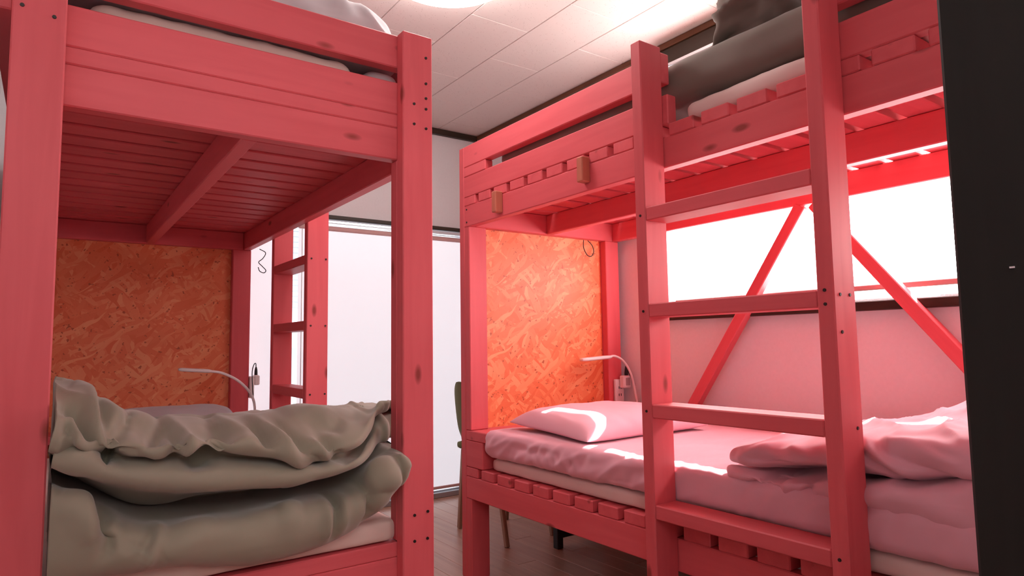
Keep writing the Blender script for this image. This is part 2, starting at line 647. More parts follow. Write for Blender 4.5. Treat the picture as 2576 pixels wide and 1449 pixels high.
door = struct(boxes_mesh('door_1', [(DX0 - 0.03, DX1 + 0.04, 0.10, 0.265, 2.01, 2.05)], JAMB, None, 0.003))
board(door, 'door_jamb', DX1, DX1 + 0.04, 0.085, 0.25, 0, 2.01, JAMB)
board(door, 'door_jamb', DX0 - 0.03, DX0, 0.10, 0.25, 0, 2.01, JAMB)
board(door, 'jamb_glint', DX1 - 0.0015, DX1 + 0.001, 0.204, 0.208, 1.014, 1.0155, SILVER, 0)  # tiny silver chip put in for a small white reflection on the jamb

# trims
struct(board(None, 'trim_1', X0, X1 - 0.015, Y1 - 0.03, Y1, 2.330, CZ - 0.001, DARKTRIM))          # back crown
t2 = struct(board(None, 'trim_2', X1 - 0.022, X1, Y0, Y1 - 0.03, 2.338, CZ - 0.001, CROWN))           # right crown
struct(board(None, 'trim_3', X1 - 0.012, X1, Y0, WY1 + 0.05, 2.262, 2.338, DARKTRIM))                # head casing, right window
struct(board(None, 'trim_4', BX0 - 0.04, BX1, Y1 - 0.03, Y1, 1.697, 1.720, DARKTRIM))              # head casing, back window
struct(board(None, 'baseboard_right', X1 - 0.01, X1, Y0, Y1, 0, 0.06, DARKTRIM))

# right window: frame, sill, panes
win2 = struct(boxes_mesh('window_2', [(2.40, 2.45, WY0, WY1, WZ0, WZ0 + 0.012), (2.40, 2.45, WY0, WY1, WZ1 - 0.008, WZ1),
                                      (2.40, 2.45, WY0, WY0 + 0.03, WZ0, WZ1), (2.40, 2.45, WY1 - 0.03, WY1, WZ0, WZ1)], SILVER))
board(win2, 'window_sill', X1 - 0.044, 2.41, WY0 - 0.1, WY1 + 0.01, 1.052, WZ0, DARKTRIM)
for a, b in ((WY0 + 0.03, 1.22), (1.22, WY1 - 0.03)):
    board(win2, 'pane', 2.424, 2.428, a, b, WZ0 + 0.012, WZ1 - 0.008, GLASS, 0)

# back window: frame, track, panes
win1 = struct(boxes_mesh('window_1', [(BX0, BX1, 3.72, 3.80, 0.0, 0.03), (BX0, BX1, 3.72, 3.80, BZ1 - 0.03, BZ1),
                                      (BX0, BX0 + 0.03, 3.72, 3.80, 0, BZ1), (BX1 - 0.03, BX1, 3.72, 3.80, 0, BZ1)], SILVER))
board(win1, 'track', BX0, BX1, 3.675, 3.72, 0.0, 0.034, GREYAL)
board(win1, 'track', BX0, BX1, 3.705, 3.72, 0.034, 0.044, SILVER)
for a, b in ((BX0 + 0.03, 0.93), (0.93, 1.60), (1.60, BX1 - 0.03)):
    board(win1, 'pane', a, b, 3.758, 3.762, 0.03, BZ1 - 0.03, GLASS, 0)

# neighbour's house outside, seen through the slit between the shades
nb = thing('neighbour_house', 'pale siding house across the way, seen in the slit between the shades', 'house', (1.9, 6.6, -3))
boxes_mesh('wall', [(-2, 6, 6.6, 6.8, -3, 4.5)], SIDING, nb)
sb = boxes_mesh('siding_boards', [(-2, 6, 6.58, 6.6, 1.3 + 0.055 * i, 1.3 + 0.055 * i + 0.035) for i in range(28)], SIDING2, nb)
sb['kind'] = 'stuff'
boxes_mesh('window', [(1.75, 2.02, 6.56, 6.6, 0.55, 0.95)], SIDING2, nb)
boxes_mesh('eave', [(-2, 6, 6.45, 6.6, 1.12, 1.17)], SIDING2, nb)

# ---------------------------------------------------------------- roller shades
def roller_shade(label, axis, a0, a1, c, zt, zb, mat, group, chain=None, bar_h=0.018):
    """axis 'x': hangs in plane Y=c from x a0..a1, axis 'y': plane X=c"""
    loc = ((a0 + a1) / 2, c, zb) if axis == 'x' else (c, (a0 + a1) / 2, zb)
    t = thing('roller_shade', label, 'roller shade', loc, group)
    def bx(name, u0, u1, d0, d1, z0, z1, m, bev=0.002):
        if axis == 'x':
            return board(t, name, u0, u1, c + d0, c + d1, z0, z1, m, bev)
        return board(t, name, c + d0, c + d1, u0, u1, z0, z1, m, bev)
    bx('shade_fabric', a0, a1, -0.001, 0.001, zb + bar_h, zt, mat, 0)
    bx('bottom_bar', a0, a1, -0.006, 0.006, zb, zb + bar_h, SHADEBAR, 0.003)
    if axis == 'x':
        bx('shade_tube', a0, a1, -0.013, 0.013, zt, zt + 0.028, SHADEBAR, 0.006)
    else:
        bx('shade_tube', a0, a1, -0.036, 0.012, zt - 0.014, zt + 0.028, SHADEBOX, 0.012)
    if chain:
        for dx in (0, 0.022):
            o = tube('bead_chain', [(chain + dx, c - 0.012, zt), (chain + dx, c - 0.012, 0.5)], 0.0022, WHITEP, t)
    return t
roller_shade('glowing white roller shade behind the left bunk, its edge beside the slit of outdoors', 'x', 0.20, 1.088, 3.65, 1.622, 0.062, SHADEB, 'roller shades')
roller_shade('glowing lavender roller shade filling the back window between the two bunks', 'x', 1.128, 2.27, 3.65, 1.622, 0.062, SHADEB, 'roller shades', chain=1.145)
roller_shade('dazzling white roller shade on the long side window behind the right bunk', 'y', WY0 - 0.05, 1.99, 2.336, 2.186, 1.123, SHADER, 'roller shades', bar_h=0.02)
rail = tag(board(None, 'curtain_rail', BX0, BX1, 3.63, 3.668, 1.664, 1.682, SILVER), 'thin silver curtain rail along the top of the back window', 'curtain rail')
rail2 = tag(board(None, 'curtain_rail', 2.318, 2.35, WY0 - 0.03, 2.04, 2.238, 2.256, SILVER), 'silver curtain rail under the ceiling above the side window', 'curtain rail')

# ---------------------------------------------------------------- ceiling lamp
lp = thing('ceiling_lamp', 'round lit white ceiling lamp cut by the top of the photo', 'ceiling lamp', (1.13, 1.95, CZ - 0.001))
lathe('lamp_shade', [(0.0, -0.100), (0.10, -0.099), (0.19, -0.094), (0.228, -0.086), (0.244, -0.072), (0.248, -0.055), (0.246, -0.02), (0.235, -0.008), (0, -0.008)], LAMPM, lp, 64, (1.13, 1.95, CZ))
lathe('lamp_base', [(0.0, -0.008), (0.16, -0.008), (0.16, -0.001), (0, -0.001)], WHITEP, lp, 32, (1.13, 1.95, CZ))

# ---------------------------------------------------------------- bunk beds
ZU, ZL = 1.457, 0.323          # underside of the upper and lower rails
def bunk(label, loc, fx, bx, y0, y1, sgn, ladder, braces, foot_boards):
    """fx: aisle-side plane, bx: wall-side plane (sgn=+1 when the aisle side faces -X)"""
    T = thing('bunk_bed', label, 'bunk bed', loc)
    def X(a, b):               # depths measured from the aisle plane inwards
        p, q = fx + sgn * a, fx + sgn * b
        return min(p, q), max(p, q)
    W = abs(bx - fx)
    def bd(name, a, b, ya, yb, za, zb, mat=None, bev=0.003):
        p, q = X(a, b)
        return board(T, name, p, q, ya, yb, za, zb, mat, bev)
    # end posts: an outer upright the full height, an inner one carrying the rails
    for a, b in ((0, 0.089), (W - 0.089, W)):
        for (o0, o1, i0, i1) in ((y0, y0 + 0.038, y0 + 0.038, y0 + 0.076), (y1 - 0.038, y1, y1 - 0.076, y1 - 0.038)):
            bd('post', a, b, o0, o1, 0, 1.808)
            bd('post', a + 0.001, b, i0, i1, 0, ZL)
            low = 0.60 if o0 > y0 + 0.1 else 0.452
            bd('post', a + 0.001, b, i0, i1, low, ZU)
    ya, yb = y0 + 0.0385, y1 - 0.0385
    for zz in (ZU, ZL):
        bd('side_rail', 0, 0.038, ya, yb, zz, zz + 0.089)
        bd('side_rail', W - 0.038, W, ya, yb, zz, zz + 0.089)
        bd('end_rail', 0.0385, W - 0.0385, ya, ya + 0.038, zz, zz + 0.089)
        bd('end_rail', 0.0385, W - 0.0385, yb - 0.038, yb, zz, zz + 0.089)
        bd('center_beam', W / 2 - 0.02, W / 2 + 0.018, ya + 0.039, yb - 0.039, zz, zz + 0.0885)
        k = 0
        pitch = (yb - ya - 0.089) / 17 if foot_boards else 0.114
        while k * pitch + 0.089 < yb - ya + 0.001:
            p = ya + k * pitch if foot_boards else yb - 0.089 - k * 0.114
            bd('slat', 0, W - 0.0005, p, p + 0.089, zz + 0.0895, zz + 0.127)
            k += 1
    la, lb = ladder            # near faces of the two stiles (low y, high y)
    # guard boards on the aisle side, either side of the ladder opening
    bd('guard_board', 0, 0.038, lb - 0.018, yb, ZU + 0.1275, ZU + 0.2165)
    bd('guard_board', 0, 0.038, lb + 0.004, yb, ZU + 0.259, ZU + 0.351)
    bd('spacer_block', 0, 0.038, yb - 0.17, yb, ZU + 0.217, ZU + 0.2585)
    bd('guard_board', 0, 0.038, ya, la + 0.038, ZU + 0.1275, ZU + 0.2165)
    bd('guard_board', 0, 0.038, ya, la + 0.032, ZU + 0.259, ZU + 0.351)
    # wall-side guard boards
    if foot_boards:
        bd('guard_board', W + 0.0005, W + 0.038, y0 + 0.045, y1, ZU + 0.18, ZU + 0.351)
    else:
        bd('guard_board', W - 0.038, W, ya, yb, ZU + 0.259, ZU + 0.351)
    if foot_boards:
        bd('guard_board', 0.0, W, ya, ya + 0.038, ZU + 0.1275, ZU + 0.2165)
        bd('guard_board', 0.0385, W - 0.0385, ya, ya + 0.038, ZU + 0.259, ZU + 0.351)
    # ladder in front of the rails
    for s in (la, lb):
        bd('ladder_stile', -0.089, -0.0005, s, s + 0.038, 0, 1.82 if sgn > 0 else 1.46 + 0.36)
    for zc in (0.229, 0.497, 0.766, 1.042, 1.312):
        bd('ladder_rung', -0.088, -0.001, la + 0.0385, lb - 0.0005, zc - 0.019, zc + 0.019)
    # head end: strand board panel, shelf and its block
    bd('headboard', 0.0895, W - 0.0895, y1 - 0.037, y1 - 0.024, ZL + 0.13, ZU + 0.02, OSB, 0) 
    bd('shelf', 0.0, W - 0.002, y1 - 0.19, y1 - 0.0385, 0.559, 0.599)
    for a, b in ((0.0, 0.089), (W - 0.091, W - 0.002)):
        bd('shelf_block', a, b, y1 - 0.165, y1 - 0.0385, 0.4515, 0.5585)
    for (p0, p1) in braces:
        bar(T, 'brace', p0, p1, 0.045, 0.040, None, (1, 0, 0))
    return T

RB = bunk('red-stained wooden bunk bed along the side window, pink bedding on its lower berth', (1.88, 1.34, 0), 1.44, 2.32, 0.27, 2.41, 1, (0.725, 1.25),
          [((2.296, 2.06, 0.415), (2.296, 1.335, 1.456)), ((2.296, 0.47, 0.415), (2.296, 1.285, 1.456))], False)
for yy, zz in ((2.092, 1.513), (1.583, 1.525)):
    o = board(RB, 'peg', 1.405, 1.44, yy - 0.015, yy + 0.015, zz - 0.042, zz + 0.042, TAN, 0.003)
    o['label'] = 'small tan wooden peg'
LB = bunk('red-stained wooden bunk bed with its foot end nearest, brown bedding on its lower berth', (0.38, 2.565, 0), 0.842, -0.082, 1.55, 3.58, -1, (2.61, 3.09), [], True)

def under(part, *kids):
    """hang kids (children of the same thing) below a part, keeping their places"""
    T = part.parent
    for k in kids:
        k.parent = part
        k.matrix_parent_inverse = part.matrix_basis.inverted()

def screws(T, pts, ax):
    me = _mesh_cache.get('screw')
    if me is None:
        bm = bmesh.new()
        bmesh.ops.create_cone(bm, cap_ends=True, segments=8, radius1=0.0042, radius2=0.0036, depth=0.003)
        me = bpy.data.meshes.new('screw')
        bm.to_mesh(me)
        bm.free()
        me.materials.append(SCREW)
        _mesh_cache['screw'] = me
    for p in pts:
        o = link('screw', me, None, T)
        o.rotation_euler = (math.pi / 2, 0, 0) if ax == 'y' else (0, -math.pi / 2, 0)
        o.location = Vector(p) - T.location
screws(LB, [(-0.062, 1.549, 1.716), (-0.010, 1.549, 1.703), (-0.066, 1.549, 1.632), (-0.014, 1.549, 1.622)] +
       [(0.822, 1.549, z) for z in (1.745, 1.672, 1.63, 1.60, 1.545)] + [(0.786, 1.549, z) for z in (1.608, 1.552)] +
       [(0.785, 1.549, 0.52), (0.823, 1.549, 0.524), (0.785, 1.549, 0.455), (0.822, 1.549, 0.456)], 'y')
screws(LB, [(0.86 + 0.0, 2.609, 1.313), (0.92, 2.609, 1.313), (0.86, 2.609, 1.04), (0.92, 2.609, 1.04), (0.86, 2.609, 0.765), (0.92, 2.609, 0.765)], 'y')
screws(RB, [(1.3505, 0.745, z) for z in (1.03, 1.06, 0.5)] + [(1.3505, 1.268, z) for z in (1.31, 1.04, 0.765)] + [(1.4395, 2.35, 1.475), (1.4395, 2.35, 1.53)], 'x')
screws(RB, [(1.375, 0.7245, 1.05), (1.415, 0.7245, 1.05), (1.375, 0.7245, 0.97), (1.415, 0.7245, 0.765)], 'y')

# ---------------------------------------------------------------- mattresses and futons
def mdisp(amp, s):
    def f(x, y, z, n):
        return amp * nz(x * s, y * s, z * s * 2) + amp * 0.5 * nz(x * s * 3, y * s * 3, z * s * 3)
    return f

tag(softbox('mattress', 1.462, 2.27, 0.36, 2.215, 0.4515, 0.502, 0.018, WHITEM, None, (30, 60, 6), mdisp(0.003, 7)),
    'thin white mattress under the pink futon on the right bunk', 'mattress')
FT = [(0.006, 0.01, [(1.912, 0.56), (1.894, 0.527), (1.872, 0.489)]), (0.006, 0.01, [(1.872, 0.565), (1.855, 0.533), (1.833, 0.495)]), (0.006, 0.01, [(1.831, 0.57), (1.814, 0.538), (1.793, 0.501)]), (0.006, 0.01, [(1.791, 0.575), (1.775, 0.544), (1.755, 0.507)]), (0.006, 0.01, [(1.748, 0.581), (1.732, 0.55), (1.713, 0.513)]), (0.006, 0.01, [(1.692, 0.588), (1.677, 0.557), (1.658, 0.521)]), (-0.006, 0.012, [(2.048, 0.573), (1.948, 0.563), (1.787, 0.576)]), (0.008, 0.02, [(1.705, 0.508), (1.549, 0.556), (1.394, 0.596)]), (-0.006, 0.015, [(1.626, 0.488), (1.48, 0.524), (1.389, 0.527)])]
def futon_disp(x, y, z, n):
    if n[0] < -0.3 and y > 1.3:
        g = float(fold_lines(np.array([y]), np.array([z]), FT)[0])
    else:
        g = 0.0
    return g * max(0.0, -n[0]) + futon_soft(x, y, z, n)
def futon_soft(x, y, z, n):
    side = max(0.0, -n[0])
    d = 0.006 * nz(x * 5, y * 5, z * 5)
    d += side * (0.012 * ridge(y * 9 + z * 14, z * 5, 1.7) - 0.008) * min(1, max(0, (y - 1.0) * 2))
    d += side * 0.006 * nz(y * 30 + z * 18, z * 8, 3)
    if n[2] > 0.5 and y < 1.5:
        d += 0.004 * ridge(x * 4, y * 22 + x * 4, 3.3, 6)
    return d
fut = tag(softbox('futon', 1.438, 2.275, 0.36, 2.235, 0.505, 0.612, 0.032, PINK, None, (40, 190, 16), futon_disp),
          'pink sheeted futon lying flat on the right lower berth', 'futon')
tag(softbox('mattress', -0.03, 0.756, 1.592, 3.38, 0.4515, 0.512, 0.02, CREAM, None, (30, 60, 6), mdisp(0.003, 7)),
    'cream mattress edge under the brown duvet of the left lower berth', 'mattress')
tag(softbox('mattress', 0.04, 0.66, 1.634, 3.48, 1.5855, 1.730, 0.05, CREAM, None, (40, 60, 8), mdisp(0.006, 8)),
    'beige mattress seen through the gap in the left upper foot boards', 'mattress')
tag(softbox('mattress', 1.485, 2.27, 0.36, 1.215, 1.5855, 1.655, 0.03, WHITEM, None, (30, 40, 8), mdisp(0.006, 8)),
    'pale folded mattress in the ladder opening of the right upper berth', 'mattress')
def ufdisp(x, y, z, n):
    return 0.012 * nz(x * 3, y * 3, z * 4) + 0.006 * ridge(y * 5 + z * 6, x * 5, z * 8)
tag(softbox('futon', 1.49, 2.26, 0.38, 2.19, 1.668, 1.80, 0.05, TAUPE, None, (30, 80, 10), ufdisp),
    'dark taupe sheeted futon on the right upper berth', 'futon')

# ---------------------------------------------------------------- pillows
def pillow(name, label, c, ex, ey, hx, hy, th, mat, wr=0.006, seed=0, tilt=0.0):
    n = 56
    V, Fc = [], []
    ex, ey = Vector(ex).normalized(), Vector(ey).normalized()
    ez = ex.cross(ey)
    for side in (1, -1):
        for i in range(n + 1):
            for j in range(n + 1):
                u, v = -1 + 2 * i / n, -1 + 2 * j / n
                u, v = math.sin(u * math.pi / 2), math.sin(v * math.pi / 2)
                pu, pv = u * hx * (1 - 0.07 * (1 - v * v)), v * hy * (1 - 0.07 * (1 - u * u))
                t = th * (max(0, 1 - abs(u) ** 4.5) ** 0.5) * (max(0, 1 - abs(v) ** 4) ** 0.5)
                t *= 1 if side > 0 else 0.33
                edge = max(abs(u), abs(v))
                k = wr * (nz(pu * 9 + seed, pv * 9, 1) + 1.2 * ridge(pu * 16 + seed, pv * 7, side, 4) * edge ** 3 - 0.4) * min(1, (1 - edge) * 8)
                p = Vector(c) + ex * pu + ey * pv + ez * (side * t + (k if side > 0 else 0) )
                V.append(p)
    m = (n + 1) ** 2
    for s in (0, 1):
        for i in range(n):
            for j in range(n):
                a = s * m + i * (n + 1) + j
                q = (a, a + n + 1, a + n + 2, a + 1)
                Fc.append(q if s == 0 else q[::-1])
    o = mesh_from(name, V, Fc, mat)
    bm = bmesh.new()
    bm.from_mesh(o.data)
    bmesh.ops.remove_doubles(bm, verts=bm.verts[:], dist=0.0004)
    bm.to_mesh(o.data)
    bm.free()
    return tag(o, label, 'pillow')
pillow('pillow', 'plump pink pillow with a streak of sun on the right lower berth', (1.815, 1.915, 0.636), (1, 0.0, 0.005), (0.10, 1, 0.03), 0.315, 0.262, 0.073, PINK, 0.006, 4)
pillow('pillow', 'blue-grey pillow at the head of the left lower berth', (0.44, 3.12, 0.615), (1, 0, 0), (0, 1, 0.12), 0.29, 0.22, 0.085, GREYB, 0.004, 9)

# ---------------------------------------------------------------- duvets
BU = [(0.02, 0.014, [(0.046, 0.88), (0.068, 0.859), (0.081, 0.824), (0.097, 0.791)]), (-0.018, 0.011, [(0.088, 0.849), (0.094, 0.82), (0.099, 0.791)]), (0.014, 0.014, [(0.093, 0.843), (0.116, 0.818), (0.139, 0.802)]), (-0.022, 0.012, [(0.029, 0.833), (0.052, 0.829), (0.07, 0.793), (0.088, 0.772), (0.108, 0.77)]), (0.016, 0.01, [(0.036, 0.824), (0.049, 0.795), (0.076, 0.765)]), (-0.014, 0.009, [(0.025, 0.795), (0.035, 0.805), (0.047, 0.779), (0.071, 0.761)]), (0.02, 0.022, [(0.01, 0.837), (0.019, 0.787), (0.048, 0.756), (0.101, 0.734)]), (-0.03, 0.014, [(0.096, 0.754), (0.113, 0.744)]), (-0.014, 0.012, [(0.142, 0.805), (0.11, 0.784), (0.102, 0.776)]), (-0.018, 0.008, [(0.21, 0.79), (0.187, 0.771), (0.166, 0.762)]), (0.012, 0.012, [(0.197, 0.794), (0.162, 0.803), (0.144, 0.81)]), (-0.016, 0.012, [(0.216, 0.79), (0.227, 0.765), (0.215, 0.733)]), (0.012, 0.013, [(0.235, 0.788), (0.247, 0.757), (0.234, 0.731)]), (-0.022, 0.018, [(0.324, 0.787), (0.301, 0.758), (0.273, 0.733), (0.245, 0.725)]), (0.012, 0.02, [(0.128, 0.751), (0.164, 0.747), (0.204, 0.734)]), (-0.012, 0.012, [(0.113, 0.764), (0.148, 0.755), (0.175, 0.737)]), (0.012, 0.014, [(0.33, 0.788), (0.358, 0.766), (0.38, 0.755)]), (-0.014, 0.012, [(0.386, 0.773), (0.406, 0.739)]), (0.018, 0.015, [(0.418, 0.774), (0.438, 0.729), (0.492, 0.684)]), (-0.012, 0.012, [(0.447, 0.768), (0.467, 0.733), (0.512, 0.695)]), (0.014, 0.014, [(0.491, 0.738), (0.532, 0.713), (0.557, 0.687)]), (-0.022, 0.014, [(0.522, 0.752), (0.539, 0.719), (0.563, 0.69)]), (-0.01, 0.012, [(0.6, 0.784), (0.567, 0.765), (0.521, 0.769)]), (-0.018, 0.01, [(0.705, 0.787), (0.668, 0.739), (0.623, 0.711), (0.575, 0.688)]), (0.012, 0.014, [(0.741, 0.821), (0.687, 0.766), (0.634, 0.724), (0.593, 0.697)]), (-0.012, 0.01, [(0.719, 0.771), (0.672, 0.731), (0.612, 0.698)]), (0.01, 0.012, [(0.49, 0.798), (0.538, 0.798), (0.596, 0.791)])]
BL = [(-0.03, 0.013, [(0.063, 0.7), (0.087, 0.663), (0.104, 0.631), (0.11, 0.598), (0.106, 0.565)]), (0.02, 0.028, [(0.039, 0.69), (0.069, 0.65), (0.094, 0.596)]), (0.014, 0.012, [(0.201, 0.596), (0.185, 0.566), (0.176, 0.532)]), (-0.012, 0.012, [(0.189, 0.592), (0.17, 0.552)]), (0.012, 0.03, [(0.301, 0.598), (0.248, 0.568), (0.211, 0.539)]), (-0.01, 0.02, [(0.125, 0.617), (0.141, 0.587), (0.156, 0.56)]), (-0.026, 0.012, [(0.569, 0.612), (0.562, 0.565), (0.557, 0.518)]), (0.014, 0.016, [(0.545, 0.584), (0.547, 0.517)]), (0.01, 0.014, [(0.581, 0.604), (0.571, 0.525)]), (-0.02, 0.012, [(0.624, 0.641), (0.644, 0.595), (0.651, 0.551), (0.641, 0.526)]), (0.024, 0.05, [(0.684, 0.673), (0.688, 0.605)]), (-0.01, 0.008, [(0.718, 0.666), (0.726, 0.624), (0.703, 0.586)]), (0.008, 0.008, [(0.732, 0.675), (0.739, 0.65)]), (0.012, 0.05, [(0.434, 0.607), (0.488, 0.599)])]
def brown_duvet():
    xs = [.015, .05, .10, .16, .23, .31, .40, .50, .60, .67, .72, .748, .772, .80]
    src = [.015, .08, .15, .23, .31, .40, .50, .60, .68, .74]
    def I(v):
        return np.interp(xs, src, v)
    top = I([.893, .864, .809, .798, .793, .789, .796, .801, .794, .79])
    A = I([.775, .755, .738, .735, .73, .712, .690, .706, .75, .775])
    Mz = I([.735, .705, .685, .668, .659, .654, .655, .666, .690, .700])
    B = I([.704, .658, .610, .597, .600, .598, .600, .612, .665, .690])
    bot = I([.52, .512, .505, .498, .484, .475, .482, .503, .539, .60])
    K = []
    for i, x in enumerate(xs):
        e = abs(x - 0.38) / 0.38
        yl = 1.500 + 0.01 * e ** 4                     # front of the lower lobe
        q_ = min(1, max(0, (x - 0.60) / 0.14))
        yu = 1.462 + 0.03 * e ** 2 + 0.13 * q_ * q_ * (3 - 2 * q_)
        q2 = min(1, max(0, (x - 0.745) / 0.025))
        yl += 0.15 * q2
        yu = max(yu, 1.60 + 0.06 * q2) if x > 0.74 else yu
        t, a, m, b, z0 = top[i], A[i], Mz[i], B[i], bot[i]
        K.append([(x, 2.30, 0.53), (x, 1.75, max(0.516, z0)), (x, yl + 0.10, z0 - 0.002), (x, yl + 0.03, z0 + 0.012), (x, yl, (z0 + b) / 2), (x, yl + 0.022, b - 0.014),
                  (x, yl + 0.14, b - 0.008), (x, yl + 0.24, b + 0.004), (x, yu + 0.20, b + 0.018), (x, yu + 0.11, (b + m) / 2 + 0.012), (x, yu + 0.026, m + 0.002), (x, yu + 0.02, (m + a) / 2 + 0.006),
                  (x, yu + 0.075, a - 0.002), (x, yu + 0.025, a + 0.008), (x, yu + 0.015, a + 0.03), (x, yu + 0.07, a + 0.6 * (t - a)), (x, yu + 0.20, t - 0.004), (x, 1.85, t - 0.014),
                  (x, 2.15, 0.735), (x, 2.34, 0.62)])
    def d(x, y, z, n, u, v):
        if x > 0.76:
            return 0.0
        f = 0.008 * nz(x * 5, y * 5, z * 5 + 2) + 0.003 * nz(x * 16, y * 16, z * 16)
        upper = min(1, max(0, (z - 0.70) * 14))
        f += upper * 0.010 * max(0, 1 - x / 0.2) * (ridge(x * 16 + z * 6, z * 10, y * 7 + 3, 3) - 0.5)
        if y > 1.75:
            f += (0.012 if x < 0.5 else 0.005) * (ridge(x * 6 + y * 3, y * 6, z * 4, 4) - 0.4)
        return f
    def st(G, nrm):
        front = np.clip((2.0 - G[..., 1]) * 4, 0, 1) * np.clip(0.4 - nrm[..., 1] + 0.5 * np.clip(nrm[..., 2], 0, 1), 0, 1)
        z = G[..., 2]
        hi = np.clip((G[..., 1] - 1.50) * 1.0 + (z - 0.66) * 25, 0, 1)
        return 1.35 * front * (fold_lines(G[..., 0], z, BU) * hi + fold_lines(G[..., 0], z, BL) * np.clip((1.62 - G[..., 1]) * 12, 0, 1) * np.clip((0.74 - z) * 30, 0, 1))
    o = loft('duvet', K, 200, 360, BROWN, None, d, st)
    return tag(o, 'bulky olive-brown duvet folded at the foot of the left lower berth', 'duvet')
brown_duvet()

PK = [(0.01, 0.012, [(1.042, 0.657), (0.98, 0.689), (0.923, 0.697), (0.853, 0.681)]), (-0.01, 0.01, [(1.029, 0.665), (0.951, 0.661), (0.869, 0.646)]), (-0.012, 0.008, [(0.98, 0.618), (1.025, 0.588)]), (-0.008, 0.008, [(0.949, 0.621), (0.994, 0.58)]), (0.01, 0.01, [(0.902, 0.625), (0.929, 0.584)]), (-0.018, 0.01, [(0.856, 0.626), (0.878, 0.577)]), (0.012, 0.012, [(0.758, 0.748), (0.724, 0.719), (0.642, 0.679)]), (-0.01, 0.01, [(0.748, 0.722), (0.708, 0.691), (0.662, 0.656)]), (0.01, 0.01, [(0.705, 0.742), (0.617, 0.725), (0.553, 0.711)]), (-0.01, 0.01, [(0.709, 0.726), (0.627, 0.696), (0.565, 0.677)]), (0.008, 0.01, [(0.665, 0.737), (0.611, 0.74), (0.551, 0.736)]), (0.01, 0.02, [(0.742, 0.616), (0.686, 0.632), (0.631, 0.635)])]
def pink_duvet():
    ys = [1.085, 1.06, 1.02, .95, .85, .75, .65, .55, .45, .36]
    src = [1.085, 1.03, .95, .85, .75, .65, .55, .36]
    def I(v):
        return np.interp(ys[::-1], src[::-1], v[::-1])[::-1]
    c1 = I([.630, .630, .630, .648, .652, .656, .673, .68])
    c2 = I([.598, .598, .595, .586, .592, .588, .586, .585])
    tf = I([.690, .708, .715, .738, .751, .760, .768, .77])
    tb = I([.66, .69, .70, .72, .785, .835, .86, .86])
    K = []
    cap = []
    for i, y in enumerate(ys):
        c1_, c2_, f_, b_ = c1[i], c2[i], tf[i], tb[i]
        xf = 1.440 + (0.02 if i == 0 else 0.006 if i == 1 else 0)
        K.append([(2.255, y, 0.63), (1.95, y, 0.618), (xf + 0.11, y, max(c2_, 0.617)), (xf + 0.06, y, 0.612), (xf + 0.012, y, c2_ + 0.002), (xf - 0.004, y, (c1_ + c2_) / 2), (xf + 0.022, y, c1_ - 0.006),
                  (xf + 0.14, y, c1_ + 0.0), (xf + 0.028, y, c1_ + 0.010), (xf + 0.004, y, c1_ + 0.4 * (f_ - c1_)), (xf + 0.035, y, c1_ + 0.8 * (f_ - c1_)), (xf + 0.14, y, f_),
                  (xf + 0.35, y, f_ + 0.10 * (b_ - f_)), (2.10, y, b_), (2.235, y, b_ - 0.04)])
    def d(x, y, z, n, u, v):
        f = 0.008 * nz(x * 5, y * 5, z * 6)
        t = max(0, n[2])
        f += 0.020 * (ridge(x * 5 + y * 2.5, y * 7 - x * 2, 4.1, 4) - 0.45) * (0.35 + 0.65 * t)
        f += 0.007 * nz(x * 14 + y * 8, y * 14, z * 14)
        return f
    def st(G, nrm):
        return 1.2 * np.clip((1.75 - G[..., 0]) * 5, 0, 1) * np.clip(0.5 - nrm[..., 0], 0, 1) * fold_lines(G[..., 1], G[..., 2], PK)
    K0 = np.array(K[0])
    cen = K0.mean(0)
    K = [(cen + (K0 - cen) * 0.8 + np.array((0, 0.022, 0))).tolist()] + K
    o = loft('duvet', K, 180, 280, PINK, None, d, st)
    return tag(o, 'folded pink duvet heaped at the near end of the right lower berth', 'duvet')
pink_duvet()

def lump(name, label, cx, cy, z0, hx, hy, hz, mat, seed, amp=0.03, tilt=(0, 0)):
    K = []
    for s in (-1, -0.985, -0.95, -0.85, -0.6, -0.3, 0, 0.3, 0.6, 0.85, 0.95, 0.985, 1):
        s2 = max(0.05, (1 - abs(s) ** 7)) ** 0.5
        pr = []
        for k in range(12):
            a = 2 * math.pi * k / 12
            ca, sa = math.cos(a), math.sin(a)
            px = math.copysign(abs(ca) ** 0.6, ca) * hx * (0.75 + 0.25 * s2)
            pz = (math.copysign(abs(sa) ** 0.7, sa) * 0.5 + 0.5) * hz * s2
            pr.append((cx + px, cy + s * hy, z0 + pz + tilt[0] * px + tilt[1] * s * hy))
        K.append(pr)
    def d(x, y, z, nn, u, v):
        f = amp * 0.6 * nz(x * 4 + seed, y * 4, z * 4) + amp * (ridge(x * 7 + seed + z * 9 - y * 4, y * 4 - x * 3, z * 6, 4) - 0.45)
        f += amp * 0.3 * nz(x * 16, y * 16 + seed, z * 16)
        return f * (0.2 if z < z0 + 0.02 else 1)
    o = loft(name, K, 90, 110, mat, None, d)
    return tag(o, label, 'duvet')
lump('duvet', 'crumpled taupe duvet heaped on the right upper berth', 1.885, 0.735, 1.797, 0.37, 0.435, 0.24, TAUPE, 3.1, 0.05)
lump('duvet', 'light grey duvet on the left upper berth, above the foot boards', 0.445, 1.88, 1.782, 0.352, 0.225, 0.165, GREYC, 8.3, 0.02)
tag(softbox('sheet', -0.03, 0.795, 1.66, 3.44, 1.738, 1.778, 0.018, GREYB, None, (30, 60, 6), mdisp(0.006, 6)), 'grey sheet over the mattress of the left upper berth', 'sheet')
